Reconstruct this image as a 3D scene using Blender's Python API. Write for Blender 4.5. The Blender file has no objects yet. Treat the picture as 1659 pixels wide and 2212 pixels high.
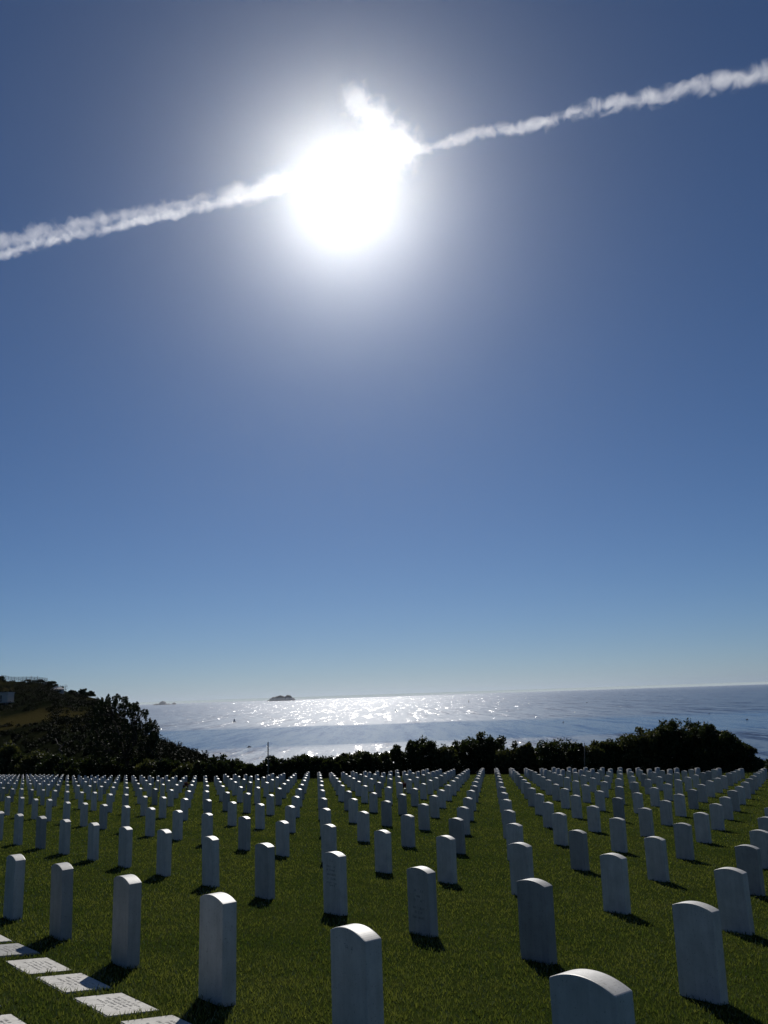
import bpy, bmesh, math, random
import numpy as np
from mathutils import Matrix, Vector, noise

sc = bpy.context.scene
COL = sc.collection
RNG = np.random.default_rng(7)

# ------------------------------------------------------------------ camera
# camera at the origin, y is the compass heading of the view, z is up
RIGHT = np.array((0.99945223, 0.00697094, -0.03235194))
UP = np.array((0.03309444, -0.21052224, 0.97702873))
FWD = np.array((0.0, 0.97756421, 0.21063762))
FOCAL, PW, PH = 1839.0, 1659.0, 2212.0
cam = bpy.data.cameras.new('camera')
cam_o = bpy.data.objects.new('camera', cam)
COL.objects.link(cam_o)
cam.sensor_fit = 'VERTICAL'
cam.sensor_height = 36.0
cam.lens = 36.0 * FOCAL / PH
cam.clip_start = 0.05
cam.clip_end = 5000000.0
cam_o.matrix_world = Matrix([[RIGHT[k], UP[k], -FWD[k], 0.0] for k in range(3)] + [[0, 0, 0, 1]])
sc.camera = cam_o

# ------------------------------------------------------------------ sky, sun, exposure
SUN_AZ, SUN_EL = math.radians(-2.2), math.radians(33.0)
world = bpy.data.worlds.new('World')
sc.world = world
world.use_nodes = True
wn = world.node_tree
sky = wn.nodes.new('ShaderNodeTexSky')
sky.sky_type = 'NISHITA'
sky.sun_disc = False
sky.sun_elevation = SUN_EL
sky.sun_rotation = SUN_AZ
sky.altitude = 100
sky.air_density = 0.75
sky.dust_density = 0.05
sky.ozone_density = 9.0
wn.links.new(sky.outputs[0], wn.nodes['Background'].inputs[0])
wn.nodes['Background'].inputs[1].default_value = 0.058
sun = bpy.data.lights.new('sun', 'SUN')
sun.energy = 5.0
sun.angle = math.radians(0.53)
sun.color = (1.0, 0.96, 0.9)
sun_o = bpy.data.objects.new('sun', sun)
COL.objects.link(sun_o)
sun_dir = Vector((math.sin(SUN_AZ) * math.cos(SUN_EL), math.cos(SUN_AZ) * math.cos(SUN_EL), math.sin(SUN_EL)))
sun_o.rotation_euler = sun_dir.to_track_quat('Z', 'Y').to_euler()
vs = sc.view_settings
vs.view_transform = 'Standard'
vs.look = 'None'
vs.exposure = -0.4
vs.gamma = 1.0
vs.use_curve_mapping = False
sc.cycles.use_denoising = True
sc.cycles.max_bounces = 6
sc.cycles.transparent_max_bounces = 8
sc.cycles.volume_bounces = 1
sc.cycles.volume_max_steps = 256
sc.cycles.sample_clamp_indirect = 4.0

# ------------------------------------------------------------------ helpers
def ray(x, y):
    v = RIGHT * ((x - PW / 2) / FOCAL) + UP * (-(y - PH / 2) / FOCAL) + FWD
    return v

def at(x, y, depth):
    """the point that lies `depth` metres ahead (along y) on a line of sight"""
    v = ray(x, y)
    return v * (depth / v[1])

def proj(p):
    p = np.asarray(p, float)
    w = p @ FWD
    return PW / 2 + FOCAL * (p @ RIGHT) / w, PH / 2 - FOCAL * (p @ UP) / w

def smooth(a, b, x):
    t = np.clip((x - a) / (b - a), 0, 1)
    return t * t * (3 - 2 * t)

def tag(o, label=None, cat=None, group=None, kind=None):
    for k, v in (('label', label), ('category', cat), ('group', group), ('kind', kind)):
        if v:
            o[k] = v
    return o

def empty(name, loc, rz=0.0, label=None, cat=None, group=None, kind=None):
    o = bpy.data.objects.new(name, None)
    o.empty_display_size = 0.2
    COL.objects.link(o)
    o.location = loc
    o.rotation_euler = (0, 0, rz)
    return tag(o, label, cat, group, kind)

def mesh_np(name, verts, faces, mat=None, smooth_shade=False):
    """mesh from an (n,3) array and an (m,k) array of equal-sided faces, or a list of such arrays"""
    me = bpy.data.meshes.new(name)
    verts = np.asarray(verts, np.float32)
    fl = [np.asarray(f, np.int32) for f in (faces if isinstance(faces, list) else [faces]) if len(f)]
    me.vertices.add(len(verts))
    me.vertices.foreach_set('co', verts.ravel())
    loops = np.concatenate([f.ravel() for f in fl])
    tot = np.concatenate([np.full(len(f), f.shape[1], np.int32) for f in fl])
    start = np.concatenate([[0], np.cumsum(tot)[:-1]]).astype(np.int32)
    me.loops.add(len(loops))
    me.loops.foreach_set('vertex_index', loops)
    me.polygons.add(len(tot))
    me.polygons.foreach_set('loop_start', start)
    me.polygons.foreach_set('loop_total', tot)
    if smooth_shade:
        me.polygons.foreach_set('use_smooth', np.ones(len(tot), bool))
    me.update(calc_edges=True)
    if mat:
        me.materials.append(mat)
    return me

def link(name, me, parent=None, loc=None, rot=None):
    o = bpy.data.objects.new(name, me)
    COL.objects.link(o)
    if parent:
        o.parent = parent
    if loc is not None:
        o.location = loc
    if rot is not None:
        o.rotation_euler = rot
    return o

class MB:
    """collects boxes, tubes and polygons for one mesh"""
    def __init__(s):
        s.v, s.f = [], []
    def add(s, v, f):
        n = len(s.v)
        s.v += [tuple(float(c) for c in q) for q in v]
        s.f += [tuple(i + n for i in q) for q in f]
        return s
    def box(s, lo, hi):
        (a, b, c), (d, e, g) = lo, hi
        return s.add([(a, b, c), (d, b, c), (d, e, c), (a, e, c), (a, b, g), (d, b, g), (d, e, g), (a, e, g)],
                     [(0, 3, 2, 1), (4, 5, 6, 7), (0, 1, 5, 4), (1, 2, 6, 5), (2, 3, 7, 6), (3, 0, 4, 7)])
    def tube(s, pts, rad, n=6):
        pts = [Vector(p) for p in pts]
        rad = list(rad) if hasattr(rad, '__len__') else [rad] * len(pts)
        vv, ff = [], []
        ref = Vector((0.31, 0.87, 0.13))
        for k, p in enumerate(pts):
            d = (pts[min(k + 1, len(pts) - 1)] - pts[max(k - 1, 0)]).normalized()
            u = d.cross(ref)
            if u.length < 1e-3:
                u = d.cross(Vector((1, 0, 0)))
            u.normalize()
            w = d.cross(u)
            for q in range(n):
                a = 2 * math.pi * q / n
                vv.append(p + (u * math.cos(a) + w * math.sin(a)) * rad[k])
        for k in range(len(pts) - 1):
            for q in range(n):
                r = (q + 1) % n
                ff.append((k * n + q, k * n + r, (k + 1) * n + r, (k + 1) * n + q))
        ff.append(tuple(range(n))[::-1])
        ff.append(tuple((len(pts) - 1) * n + q for q in range(n)))
        return s.add(vv, ff)
    def build(s, name, mat, parent=None, loc=None, rot=None, shade=False):
        me = bpy.data.meshes.new(name)
        me.from_pydata(s.v, [], s.f)
        me.materials.append(mat)
        if shade:
            me.polygons.foreach_set('use_smooth', np.ones(len(me.polygons), bool))
        me.update()
        return link(name, me, parent, loc, rot)

# ------------------------------------------------------------------ materials
def mat_new(name):
    m = bpy.data.materials.new(name)
    m.use_nodes = True
    m.node_tree.nodes.clear()
    nt = m.node_tree
    out = nt.nodes.new('ShaderNodeOutputMaterial')
    def N(t, **kw):
        n = nt.nodes.new('ShaderNode' + t)
        for k, v in kw.items():
            if k.startswith('_'):
                setattr(n, k[1:], v)
            else:
                n.inputs[k.replace('__', ' ')].default_value = v
        return n
    L = nt.links.new
    return m, nt, out, N, L

def ramp(N, stops):
    r = N('ValToRGB')
    e = r.color_ramp.elements
    while len(e) < len(stops):
        e.new(0.5)
    for k, (p, c) in enumerate(stops):
        e[k].position = p
        e[k].color = (*c, 1) if len(c) == 3 else c
    return r

def mat_plain(name, col, rough=0.7, var=0.15, scale=3.0, metallic=0.0):
    m, nt, out, N, L = mat_new(name)
    p = N('BsdfPrincipled', Roughness=rough, Metallic=metallic)
    tc = N('TexCoord')
    nz = N('TexNoise', Scale=scale, Detail=5.0)
    L(tc.outputs['Object'], nz.inputs['Vector'])
    r = ramp(N, [(0.3, tuple(c * (1 - var) for c in col)), (0.7, tuple(min(1, c * (1 + var)) for c in col))])
    L(nz.outputs['Fac'], r.inputs['Fac'])
    L(r.outputs['Color'], p.inputs['Base Color'])
    L(p.outputs[0], out.inputs[0])
    return m

def mat_leaf(name, c0, c1, transl=0.35, rough=0.5, spec=0.3, patch=False):
    m, nt, out, N, L = mat_new(name)
    g = N('NewGeometry')
    r = ramp(N, [(0.0, c0), (1.0, c1)])
    if patch:                                      # yellower and greener patches of lawn
        n1 = N('TexNoise', Scale=0.55, Detail=5.0, Roughness=0.65)
        L(g.outputs['Position'], n1.inputs['Vector'])
        mr = N('MapRange')
        for k, v in enumerate((0.34, 0.66, -0.42, 0.52)):
            mr.inputs[k + 1].default_value = v
        L(n1.outputs['Fac'], mr.inputs[0])
        ad = N('Math', _operation='ADD')
        ad.use_clamp = True
        L(mr.outputs[0], ad.inputs[0])
        L(g.outputs['Random Per Island'], ad.inputs[1])
        L(ad.outputs[0], r.inputs['Fac'])
    else:
        L(g.outputs['Random Per Island'], r.inputs['Fac'])
    p = N('BsdfPrincipled', Roughness=rough)
    p.inputs['Specular IOR Level'].default_value = spec
    L(r.outputs['Color'], p.inputs['Base Color'])
    t = N('BsdfTranslucent')
    mul = N('MixRGB', _blend_type='MULTIPLY')
    mul.inputs[0].default_value = 1.0
    mul.inputs[2].default_value = (1.2, 1.15, 0.6, 1)
    L(r.outputs['Color'], mul.inputs[1])
    L(mul.outputs[0], t.inputs['Color'])
    mx = N('MixShader')
    mx.inputs[0].default_value = transl
    L(p.outputs[0], mx.inputs[1])
    L(t.outputs[0], mx.inputs[2])
    L(mx.outputs[0], out.inputs[0])
    return m

def mat_marble(name='white_marble', rough=0.5, spec=0.45):
    m, nt, out, N, L = mat_new(name)
    tc = N('TexCoord')
    oi = N('ObjectInfo')
    off = N('VectorMath', _operation='SCALE')
    off.inputs[3].default_value = 37.0
    comb = N('CombineXYZ')
    for k in range(3):
        L(oi.outputs['Random'], comb.inputs[k])
    L(comb.outputs[0], off.inputs[0])
    addv = N('VectorMath', _operation='ADD')
    L(tc.outputs['Object'], addv.inputs[0])
    L(off.outputs[0], addv.inputs[1])
    n1 = N('TexNoise', Scale=7.0, Detail=6.0, Roughness=0.65)
    L(addv.outputs[0], n1.inputs['Vector'])
    st = N('Mapping')
    st.inputs['Scale'].default_value = (22, 22, 2.2)
    L(addv.outputs[0], st.inputs['Vector'])
    n2 = N('TexNoise', Scale=1.0, Detail=4.0, Roughness=0.6)      # rain streaks
    L(st.outputs[0], n2.inputs['Vector'])
    n3 = N('TexNoise', Scale=90.0, Detail=3.0)                    # specks of lichen
    L(addv.outputs[0], n3.inputs['Vector'])
    r1 = ramp(N, [(0.3, (0.52, 0.505, 0.465)), (0.65, (0.66, 0.64, 0.59))])
    L(n1.outputs['Fac'], r1.inputs['Fac'])
    r2 = ramp(N, [(0.36, (0.87, 0.87, 0.86)), (0.6, (1, 1, 1))])
    L(n2.outputs['Fac'], r2.inputs['Fac'])
    r3 = ramp(N, [(0.30, (0.62, 0.6, 0.56)), (0.38, (1, 1, 1))])
    L(n3.outputs['Fac'], r3.inputs['Fac'])
    r4 = ramp(N, [(0.0, (0.50, 0.52, 0.55)), (0.14, (0.72, 0.73, 0.74)), (0.3, (0.92, 0.92, 0.92)), (1.0, (1, 1, 1))])   # some stones are duller
    L(oi.outputs['Random'], r4.inputs['Fac'])
    cur = r1.outputs['Color']
    for r in (r2, r3, r4):
        mx = N('MixRGB', _blend_type='MULTIPLY')
        mx.inputs[0].default_value = 1.0
        L(cur, mx.inputs[1])
        L(r.outputs['Color'], mx.inputs[2])
        cur = mx.outputs[0]
    p = N('BsdfPrincipled', Roughness=rough)
    p.inputs['Specular IOR Level'].default_value = spec
    L(cur, p.inputs['Base Color'])
    b = N('Bump', Strength=0.12, Distance=0.002)
    n4 = N('TexNoise', Scale=260.0, Detail=2.0)
    L(tc.outputs['Object'], n4.inputs['Vector'])
    L(n4.outputs['Fac'], b.inputs['Height'])
    L(b.outputs[0], p.inputs['Normal'])
    L(p.outputs[0], out.inputs[0])
    return m

def mat_lawn():
    m, nt, out, N, L = mat_new('lawn_turf')
    g = N('NewGeometry')
    n1 = N('TexNoise', Scale=0.35, Detail=4.0)
    n2 = N('TexNoise', Scale=2.6, Detail=6.0, Roughness=0.7)
    n3 = N('TexNoise', Scale=45.0, Detail=4.0, Roughness=0.75)
    for n in (n1, n2, n3):
        L(g.outputs['Position'], n.inputs['Vector'])
    r1 = ramp(N, [(0.35, (0.026, 0.042, 0.009)), (0.55, (0.040, 0.054, 0.012)), (0.72, (0.062, 0.064, 0.018))])
    mixf = N('Math', _operation='MULTIPLY_ADD')
    mixf.inputs[1].default_value = 0.6
    L(n2.outputs['Fac'], mixf.inputs[0])
    sc_ = N('Math', _operation='MULTIPLY')
    sc_.inputs[1].default_value = 0.4
    L(n1.outputs['Fac'], sc_.inputs[0])
    L(sc_.outputs[0], mixf.inputs[2])
    L(mixf.outputs[0], r1.inputs['Fac'])
    r3 = ramp(N, [(0.3, (0.45, 0.45, 0.45)), (0.7, (1.35, 1.35, 1.35))])
    L(n3.outputs['Fac'], r3.inputs['Fac'])
    mx = N('MixRGB', _blend_type='MULTIPLY')
    mx.inputs[0].default_value = 1.0
    L(r1.outputs['Color'], mx.inputs[1])
    L(r3.outputs['Color'], mx.inputs[2])
    p = N('BsdfPrincipled', Roughness=0.95)
    p.inputs['Specular IOR Level'].default_value = 0.0
    L(mx.outputs[0], p.inputs['Base Color'])
    b = N('Bump', Strength=0.8, Distance=0.05)
    L(n3.outputs['Fac'], b.inputs['Height'])
    L(b.outputs[0], p.inputs['Normal'])
    L(p.outputs[0], out.inputs[0])
    return m

def mat_hill():
    m, nt, out, N, L = mat_new('hill_scrub_ground')
    g = N('NewGeometry')
    n1 = N('TexNoise', Scale=0.035, Detail=5.0, Roughness=0.6)
    n2 = N('TexNoise', Scale=0.5, Detail=6.0, Roughness=0.7)
    L(g.outputs['Position'], n1.inputs['Vector'])
    L(g.outputs['Position'], n2.inputs['Vector'])
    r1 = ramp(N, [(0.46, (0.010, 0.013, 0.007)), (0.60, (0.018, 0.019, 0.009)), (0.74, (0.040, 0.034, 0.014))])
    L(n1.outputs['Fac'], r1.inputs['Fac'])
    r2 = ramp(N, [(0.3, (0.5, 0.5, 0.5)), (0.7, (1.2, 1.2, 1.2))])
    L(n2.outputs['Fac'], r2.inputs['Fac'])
    mx = N('MixRGB', _blend_type='MULTIPLY')
    mx.inputs[0].default_value = 1.0
    L(r1.outputs['Color'], mx.inputs[1])
    L(r2.outputs['Color'], mx.inputs[2])
    c_ = ground_at(52, 1556, 100)                  # one meadow of dry grass below the cabin
    df = N('VectorMath', _operation='SUBTRACT')
    df.inputs[1].default_value = tuple(c_)
    L(g.outputs['Position'], df.inputs[0])
    dm = N('VectorMath', _operation='MULTIPLY')
    dm.inputs[1].default_value = (1 / 15.0, 1 / 26.0, 0)
    L(df.outputs[0], dm.inputs[0])
    dl = N('VectorMath', _operation='LENGTH')
    L(dm.outputs[0], dl.inputs[0])
    wob = N('Math', _operation='MULTIPLY_ADD')
    wob.inputs[1].default_value = 1.2
    L(n2.outputs['Fac'], wob.inputs[0])
    L(dl.outputs['Value'], wob.inputs[2])
    mk = N('MapRange', _interpolation_type='SMOOTHSTEP')
    for k, v in enumerate((1.2, 2.0, 1.0, 0.0)):
        mk.inputs[k + 1].default_value = v
    L(wob.outputs[0], mk.inputs[0])
    dry = N('MixRGB')
    dry.inputs[2].default_value = (0.042, 0.036, 0.014, 1)
    L(mk.outputs[0], dry.inputs[0])
    L(mx.outputs[0], dry.inputs[1])
    mx = dry
    p = N('BsdfPrincipled', Roughness=1.0)
    p.inputs['Specular IOR Level'].default_value = 0.0
    L(mx.outputs[0], p.inputs['Base Color'])
    b = N('Bump', Strength=1.0, Distance=0.6)
    L(n2.outputs['Fac'], b.inputs['Height'])
    L(b.outputs[0], p.inputs['Normal'])
    L(p.outputs[0], out.inputs[0])
    return m

def mat_sea():
    m, nt, out, N, L = mat_new('sea_water')
    g = N('NewGeometry')
    sep = N('SeparateXYZ')
    L(g.outputs['Position'], sep.inputs[0])
    # wind-ruffled water against smooth slicks lying in a belt 1.75 to 3.2 km out
    st = N('Mapping')
    st.inputs['Scale'].default_value = (0.0007, 0.0022, 1)
    L(g.outputs['Position'], st.inputs['Vector'])
    wob = N('TexNoise', Scale=1.0, Detail=5.0, Roughness=0.65)
    L(st.outputs[0], wob.inputs['Vector'])
    wy = N('Math', _operation='MULTIPLY_ADD')
    wy.inputs[1].default_value = 900.0
    L(wob.outputs['Fac'], wy.inputs[0])
    L(sep.outputs['Y'], wy.inputs[2])
    belt = N('MapRange', _interpolation_type='SMOOTHSTEP')
    for k, v in enumerate((2180.0, 2420.0, 1.0, 0.0)):
        belt.inputs[k + 1].default_value = v
    L(wy.outputs[0], belt.inputs[0])
    belt2 = N('MapRange', _interpolation_type='SMOOTHSTEP')
    for k, v in enumerate((3480.0, 3780.0, 0.0, 1.0)):
        belt2.inputs[k + 1].default_value = v
    L(wy.outputs[0], belt2.inputs[0])
    ruffle = N('Math', _operation='ADD')
    ruffle.use_clamp = True
    L(belt.outputs[0], ruffle.inputs[0])
    L(belt2.outputs[0], ruffle.inputs[1])
    # streaks and cat's paws everywhere
    st2 = N('Mapping')
    st2.inputs['Scale'].default_value = (0.0016, 0.012, 1)
    L(g.outputs['Position'], st2.inputs['Vector'])
    paws = N('TexNoise', Scale=1.0, Detail=6.0, Roughness=0.7)
    L(st2.outputs[0], paws.inputs['Vector'])
    pr = N('MapRange')
    for k, v in enumerate((0.35, 0.65, 0.55, 1.1)):
        pr.inputs[k + 1].default_value = v
    L(paws.outputs['Fac'], pr.inputs[0])
    amp = N('MapRange')
    for k, v in enumerate((0.0, 1.0, 0.20, 0.95)):
        amp.inputs[k + 1].default_value = v
    L(ruffle.outputs[0], amp.inputs[0])
    amp2 = N('Math', _operation='MULTIPLY')
    L(amp.outputs[0], amp2.inputs[0])
    L(pr.outputs[0], amp2.inputs[1])
    # wave slopes straight into the normal
    acc = None
    for scl_, off_ in (((0.26, 0.036, 1), 0.0), ((0.060, 0.0060, 1), 17.0), ((0.026, 0.0014, 1), 43.0)):     # wavelets, chop and long swell
        st3 = N('Mapping')
        st3.inputs['Scale'].default_value = scl_
        st3.inputs['Location'].default_value = (off_, off_, 0)
        L(g.outputs['Position'], st3.inputs['Vector'])
        wv_ = N('TexNoise', Scale=1.0, Detail=2.0, Roughness=0.45)
        L(st3.outputs[0], wv_.inputs['Vector'])
        if acc is None:
            acc = wv_.outputs['Color']
        else:
            ad = N('VectorMath', _operation='ADD')
            L(acc, ad.inputs[0])
            L(wv_.outputs['Color'], ad.inputs[1])
            acc = ad.outputs[0]
    sub = N('VectorMath', _operation='SUBTRACT')
    sub.inputs[1].default_value = (1.5, 1.5, 1.5)
    L(acc, sub.inputs[0])
    scl = N('VectorMath', _operation='SCALE')
    L(sub.outputs[0], scl.inputs[0])
    L(amp2.outputs[0], scl.inputs[3])
    flat = N('VectorMath', _operation='MULTIPLY')
    flat.inputs[1].default_value = (1, 1, 0)
    L(scl.outputs[0], flat.inputs[0])
    addn = N('VectorMath', _operation='ADD')
    addn.inputs[1].default_value = (0, 0, 1)
    L(flat.outputs[0], addn.inputs[0])
    nrm = N('VectorMath', _operation='NORMALIZE')
    L(addn.outputs[0], nrm.inputs[0])
    sadd = N('VectorMath', _operation='ADD')
    sadd.inputs[1].default_value = (0, 0, 3.0)
    L(flat.outputs[0], sadd.inputs[0])
    soft = N('VectorMath', _operation='NORMALIZE')
    L(sadd.outputs[0], soft.inputs[0])
    shaders = []
    for lo, hi, nrm_out in ((0.22, 0.42, soft.outputs[0]), (0.16, 0.15, nrm.outputs[0])):
        p = N('BsdfPrincipled', IOR=1.333)
        p.inputs['Base Color'].default_value = (0.005, 0.036, 0.100, 1)
        p.inputs['Specular IOR Level'].default_value = 0.24
        rg = N('MapRange')
        for k, v in enumerate((0.0, 1.0, lo, hi)):
            rg.inputs[k + 1].default_value = v
        L(ruffle.outputs[0], rg.inputs[0])
        L(rg.outputs[0], p.inputs['Roughness'])
        L(nrm_out, p.inputs['Normal'])
        shaders.append(p)
    mx = N('MixShader')                                     # broad swell sheen and sharp wavelet glints
    mx.inputs[0].default_value = 0.5
    L(shaders[0].outputs[0], mx.inputs[1])
    L(shaders[1].outputs[0], mx.inputs[2])
    L(mx.outputs[0], out.inputs[0])
    return m

def mat_volume(name, density, aniso, col=(1, 1, 1), noise_scale=None, lo=0.4, hi=0.65, step=None):
    m, nt, out, N, L = mat_new(name)
    v = N('VolumePrincipled', Anisotropy=aniso, Density=density)
    v.inputs['Color'].default_value = (*col, 1)
    if noise_scale:
        g = N('NewGeometry')
        nz = N('TexNoise', Scale=noise_scale, Detail=6.0, Roughness=0.7)
        L(g.outputs['Position'], nz.inputs['Vector'])
        mr = N('MapRange')
        for k, q in enumerate((lo, hi, 0.0, density)):
            mr.inputs[k + 1].default_value = q
        L(nz.outputs['Fac'], mr.inputs[0])
        L(mr.outputs[0], v.inputs['Density'])
    L(v.outputs[0], out.inputs['Volume'])
    if step:
        m.cycles.volume_step_rate = step
    return m

MARBLE = mat_marble()
FLAT_MARBLE = mat_marble('weathered_flat_marble', 0.85, 0.15)
LAWN = mat_lawn()
SEA = mat_sea()
GRASS = mat_leaf('grass_blade', (0.038, 0.064, 0.014), (0.110, 0.128, 0.036), 0.45, 0.26, 0.7, patch=True)
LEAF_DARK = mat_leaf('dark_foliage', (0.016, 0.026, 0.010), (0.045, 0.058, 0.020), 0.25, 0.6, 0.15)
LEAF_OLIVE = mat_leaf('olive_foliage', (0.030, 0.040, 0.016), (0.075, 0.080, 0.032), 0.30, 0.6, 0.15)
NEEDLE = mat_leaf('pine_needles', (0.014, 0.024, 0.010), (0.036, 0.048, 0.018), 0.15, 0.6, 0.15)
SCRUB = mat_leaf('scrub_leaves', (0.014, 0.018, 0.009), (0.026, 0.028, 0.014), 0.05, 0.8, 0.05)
BARK = mat_plain('bark', (0.055, 0.042, 0.032), 0.9, 0.4, 6.0)
WOOD_GREY = mat_plain('weathered_wood', (0.16, 0.14, 0.12), 0.85, 0.3, 8.0)
FENCE = mat_plain('weathered_steel', (0.07, 0.07, 0.075), 0.8, 0.2, 9.0)
METAL = mat_plain('galvanised_steel', (0.30, 0.31, 0.32), 0.5, 0.2, 9.0, 0.7)
PAINT = mat_plain('white_paint', (0.40, 0.37, 0.32), 0.6, 0.06, 2.0)
CONCRETE = mat_plain('concrete', (0.36, 0.35, 0.33), 0.85, 0.18, 1.5)
ROOFM = mat_plain('pale_roofing', (0.42, 0.41, 0.40), 0.8, 0.15, 2.0)
DARKWIN = mat_plain('dark_glass', (0.02, 0.022, 0.025), 0.2, 0.1, 2.0)
ROCK = mat_plain('island_rock', (0.10, 0.095, 0.085), 0.95, 0.4, 0.004)
HULL = mat_plain('dark_hull', (0.06, 0.065, 0.075), 0.4, 0.2, 0.6)
SAIL = mat_plain('sail_cloth', (0.62, 0.60, 0.56), 0.8, 0.08, 0.3)
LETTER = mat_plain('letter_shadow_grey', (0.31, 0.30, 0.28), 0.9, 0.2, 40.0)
PETAL = mat_leaf('dried_flowers', (0.05, 0.03, 0.03), (0.16, 0.06, 0.07), 0.2, 0.7, 0.1)

# ------------------------------------------------------------------ terrain
CF = (-0.8342635301, -0.0125529755, -0.0692346523, 0.3499315654, -0.0832341327, -0.0046600555, -0.0767426372, -0.0107533696)
STONE_H = 0.645
def z_top(x, y):
    """height of the headstones' tops over the lawn"""
    e = np.exp(-np.hypot(x, y) / 15.0)
    return CF[0] + CF[1] * x + CF[2] * y + e * (CF[3] + CF[4] * x + CF[5] * x * x + CF[6] * y) + CF[7] * x * x / 100

EDGE_AZ = np.radians([-90, -45, -30, -24, -22.2, -20.2, -16.6, -12, -8.5, -4.8, 0, 6.7, 13.3, 18.7, 22, 26, 40, 90])
EDGE_D = np.array([170, 165, 150, 138, 120, 97, 79, 67.5, 67, 69, 71, 73, 69, 67, 64, 60, 54, 50.0])
SEA_Z = -100.0

def edge_d(az):
    return np.interp(az, EDGE_AZ, EDGE_D)

SIL = [(-700, 1440), (-300, 1452), (-60, 1463), (0, 1465), (25, 1470), (66, 1470), (92, 1472), (112, 1475), (122, 1480), (134, 1485), (139, 1496), (150, 1497),
       (172, 1501), (202, 1505), (218, 1515), (250, 1540), (300, 1580), (340, 1602), (365, 1613), (400, 1627), (440, 1641), (470, 1660), (520, 1720)]
_sr = [ray(*q) for q in SIL]
SIL_AZ = np.array([math.atan2(v[0], v[1]) for v in _sr])
SIL_TAN = np.array([v[2] / math.hypot(v[0], v[1]) for v in _sr])
RID_AZ = np.radians([-60, -26, -24, -20, -17, -14, -12, -9])
RID_D = np.array([520, 500, 480, 410, 340, 280, 245, 220.0])

def fbm(x, y, s):
    return (np.sin(x * s + 1.3) * np.cos(y * s * 1.1 + 0.7) + 0.5 * np.sin(x * s * 2.3 + y * s * 1.7) + 0.3 * np.cos(y * s * 4.1 - x * s * 3.3)) / 1.8

def terrain(x, y):
    x = np.asarray(x, float)
    y = np.asarray(y, float)
    yy = np.maximum(y, -6.0)
    d = np.hypot(x, yy)
    az = np.arctan2(x, yy)
    lawn = z_top(x, yy) - STONE_H + 0.012 * fbm(x, y, 0.9) + 0.006 * fbm(x, y, 2.7)
    E = edge_d(az) + 2.5
    xe, ye = np.sin(az) * E, np.cos(az) * E
    ze = z_top(xe, ye) - STONE_H
    t = np.maximum(d - E, 0)
    drop = ze - 0.04 * t - 0.42 * np.maximum(t - 14, 0)
    Dr = np.interp(az, RID_AZ, RID_D)
    zr = np.interp(az, SIL_AZ, SIL_TAN) * Dr
    u = np.clip(t / np.maximum(Dr - E, 1), 0, 1)
    hill = ze + (zr - ze) * (0.25 * u * u + 0.75 * u) + 1.1 * fbm(x, y, 0.06) * np.sin(np.pi * u) - 0.3 * np.maximum(d - Dr, 0)
    w = 1 - smooth(math.radians(-11.6), math.radians(-9.4), az)
    out = drop * (1 - w) + hill * w
    z = np.where(d < E, lawn, out)
    return np.maximum(z, SEA_Z - 4)

def ground_at(px, py, lo=1.5, hi=700.0):
    """where a line of sight meets the ground"""
    v = ray(px, py)
    v = v / v[1]
    a = np.linspace(math.sqrt(lo), math.sqrt(hi), 4000) ** 2
    below = v[2] * a < terrain(v[0] * a, a)
    k = int(np.argmax(below)) if below.any() else len(a) - 1
    return v * a[k]

HILL = mat_hill()

def steps(*segs):
    out = [segs[0][0]]
    for a, b, s in segs:
        n = max(1, int(round((b - a) / s)))
        out += list(a + (b - a) * (np.arange(1, n + 1) / n))
    return np.array(out)

xs = steps((-420, -150, 9), (-150, -40, 3), (-40, -9, 1.2), (-9, 9, 0.35), (9, 40, 1.2), (40, 120, 4), (120, 260, 12))
ys = steps((-30, -3, 1.5), (-3, 18, 0.35), (18, 90, 1.2), (90, 180, 3), (180, 640, 8))
gx, gy = np.meshgrid(xs, ys)
gz = terrain(gx, gy)
gv = np.c_[gx.ravel(), gy.ravel(), gz.ravel()]
nx, ny = len(xs), len(ys)
qi = (np.arange(ny - 1)[:, None] * nx + np.arange(nx - 1)[None, :]).ravel()
quads = np.c_[qi, qi + 1, qi + nx + 1, qi + nx]
ctr = gv[quads].mean(1)
in_lawn = np.hypot(ctr[:, 0], np.maximum(ctr[:, 1], -6)) < edge_d(np.arctan2(ctr[:, 0], np.maximum(ctr[:, 1], -6))) + 2.5

def sub_mesh(name, sel, mat):
    q = quads[sel]
    ids, inv = np.unique(q, return_inverse=True)
    return mesh_np(name, gv[ids], inv.reshape(q.shape), mat, True)
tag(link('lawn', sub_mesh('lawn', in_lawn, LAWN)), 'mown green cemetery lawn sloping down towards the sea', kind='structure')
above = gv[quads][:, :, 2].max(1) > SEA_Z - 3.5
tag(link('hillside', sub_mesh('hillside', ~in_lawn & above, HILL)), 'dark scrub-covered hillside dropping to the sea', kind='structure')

# sea: one sheet to the horizon
k = np.arange(96) * 2 * np.pi / 96
sv = np.vstack([[0, 0, SEA_Z], np.c_[70000 * np.cos(k), 70000 * np.sin(k), np.full(96, SEA_Z)]])
tag(link('sea', mesh_np('sea', sv, np.array([(0, 1 + q, 1 + (q + 1) % 96) for q in range(96)]), SEA)), 'sunlit blue sea with glitter reaching the horizon', kind='structure')

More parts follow.
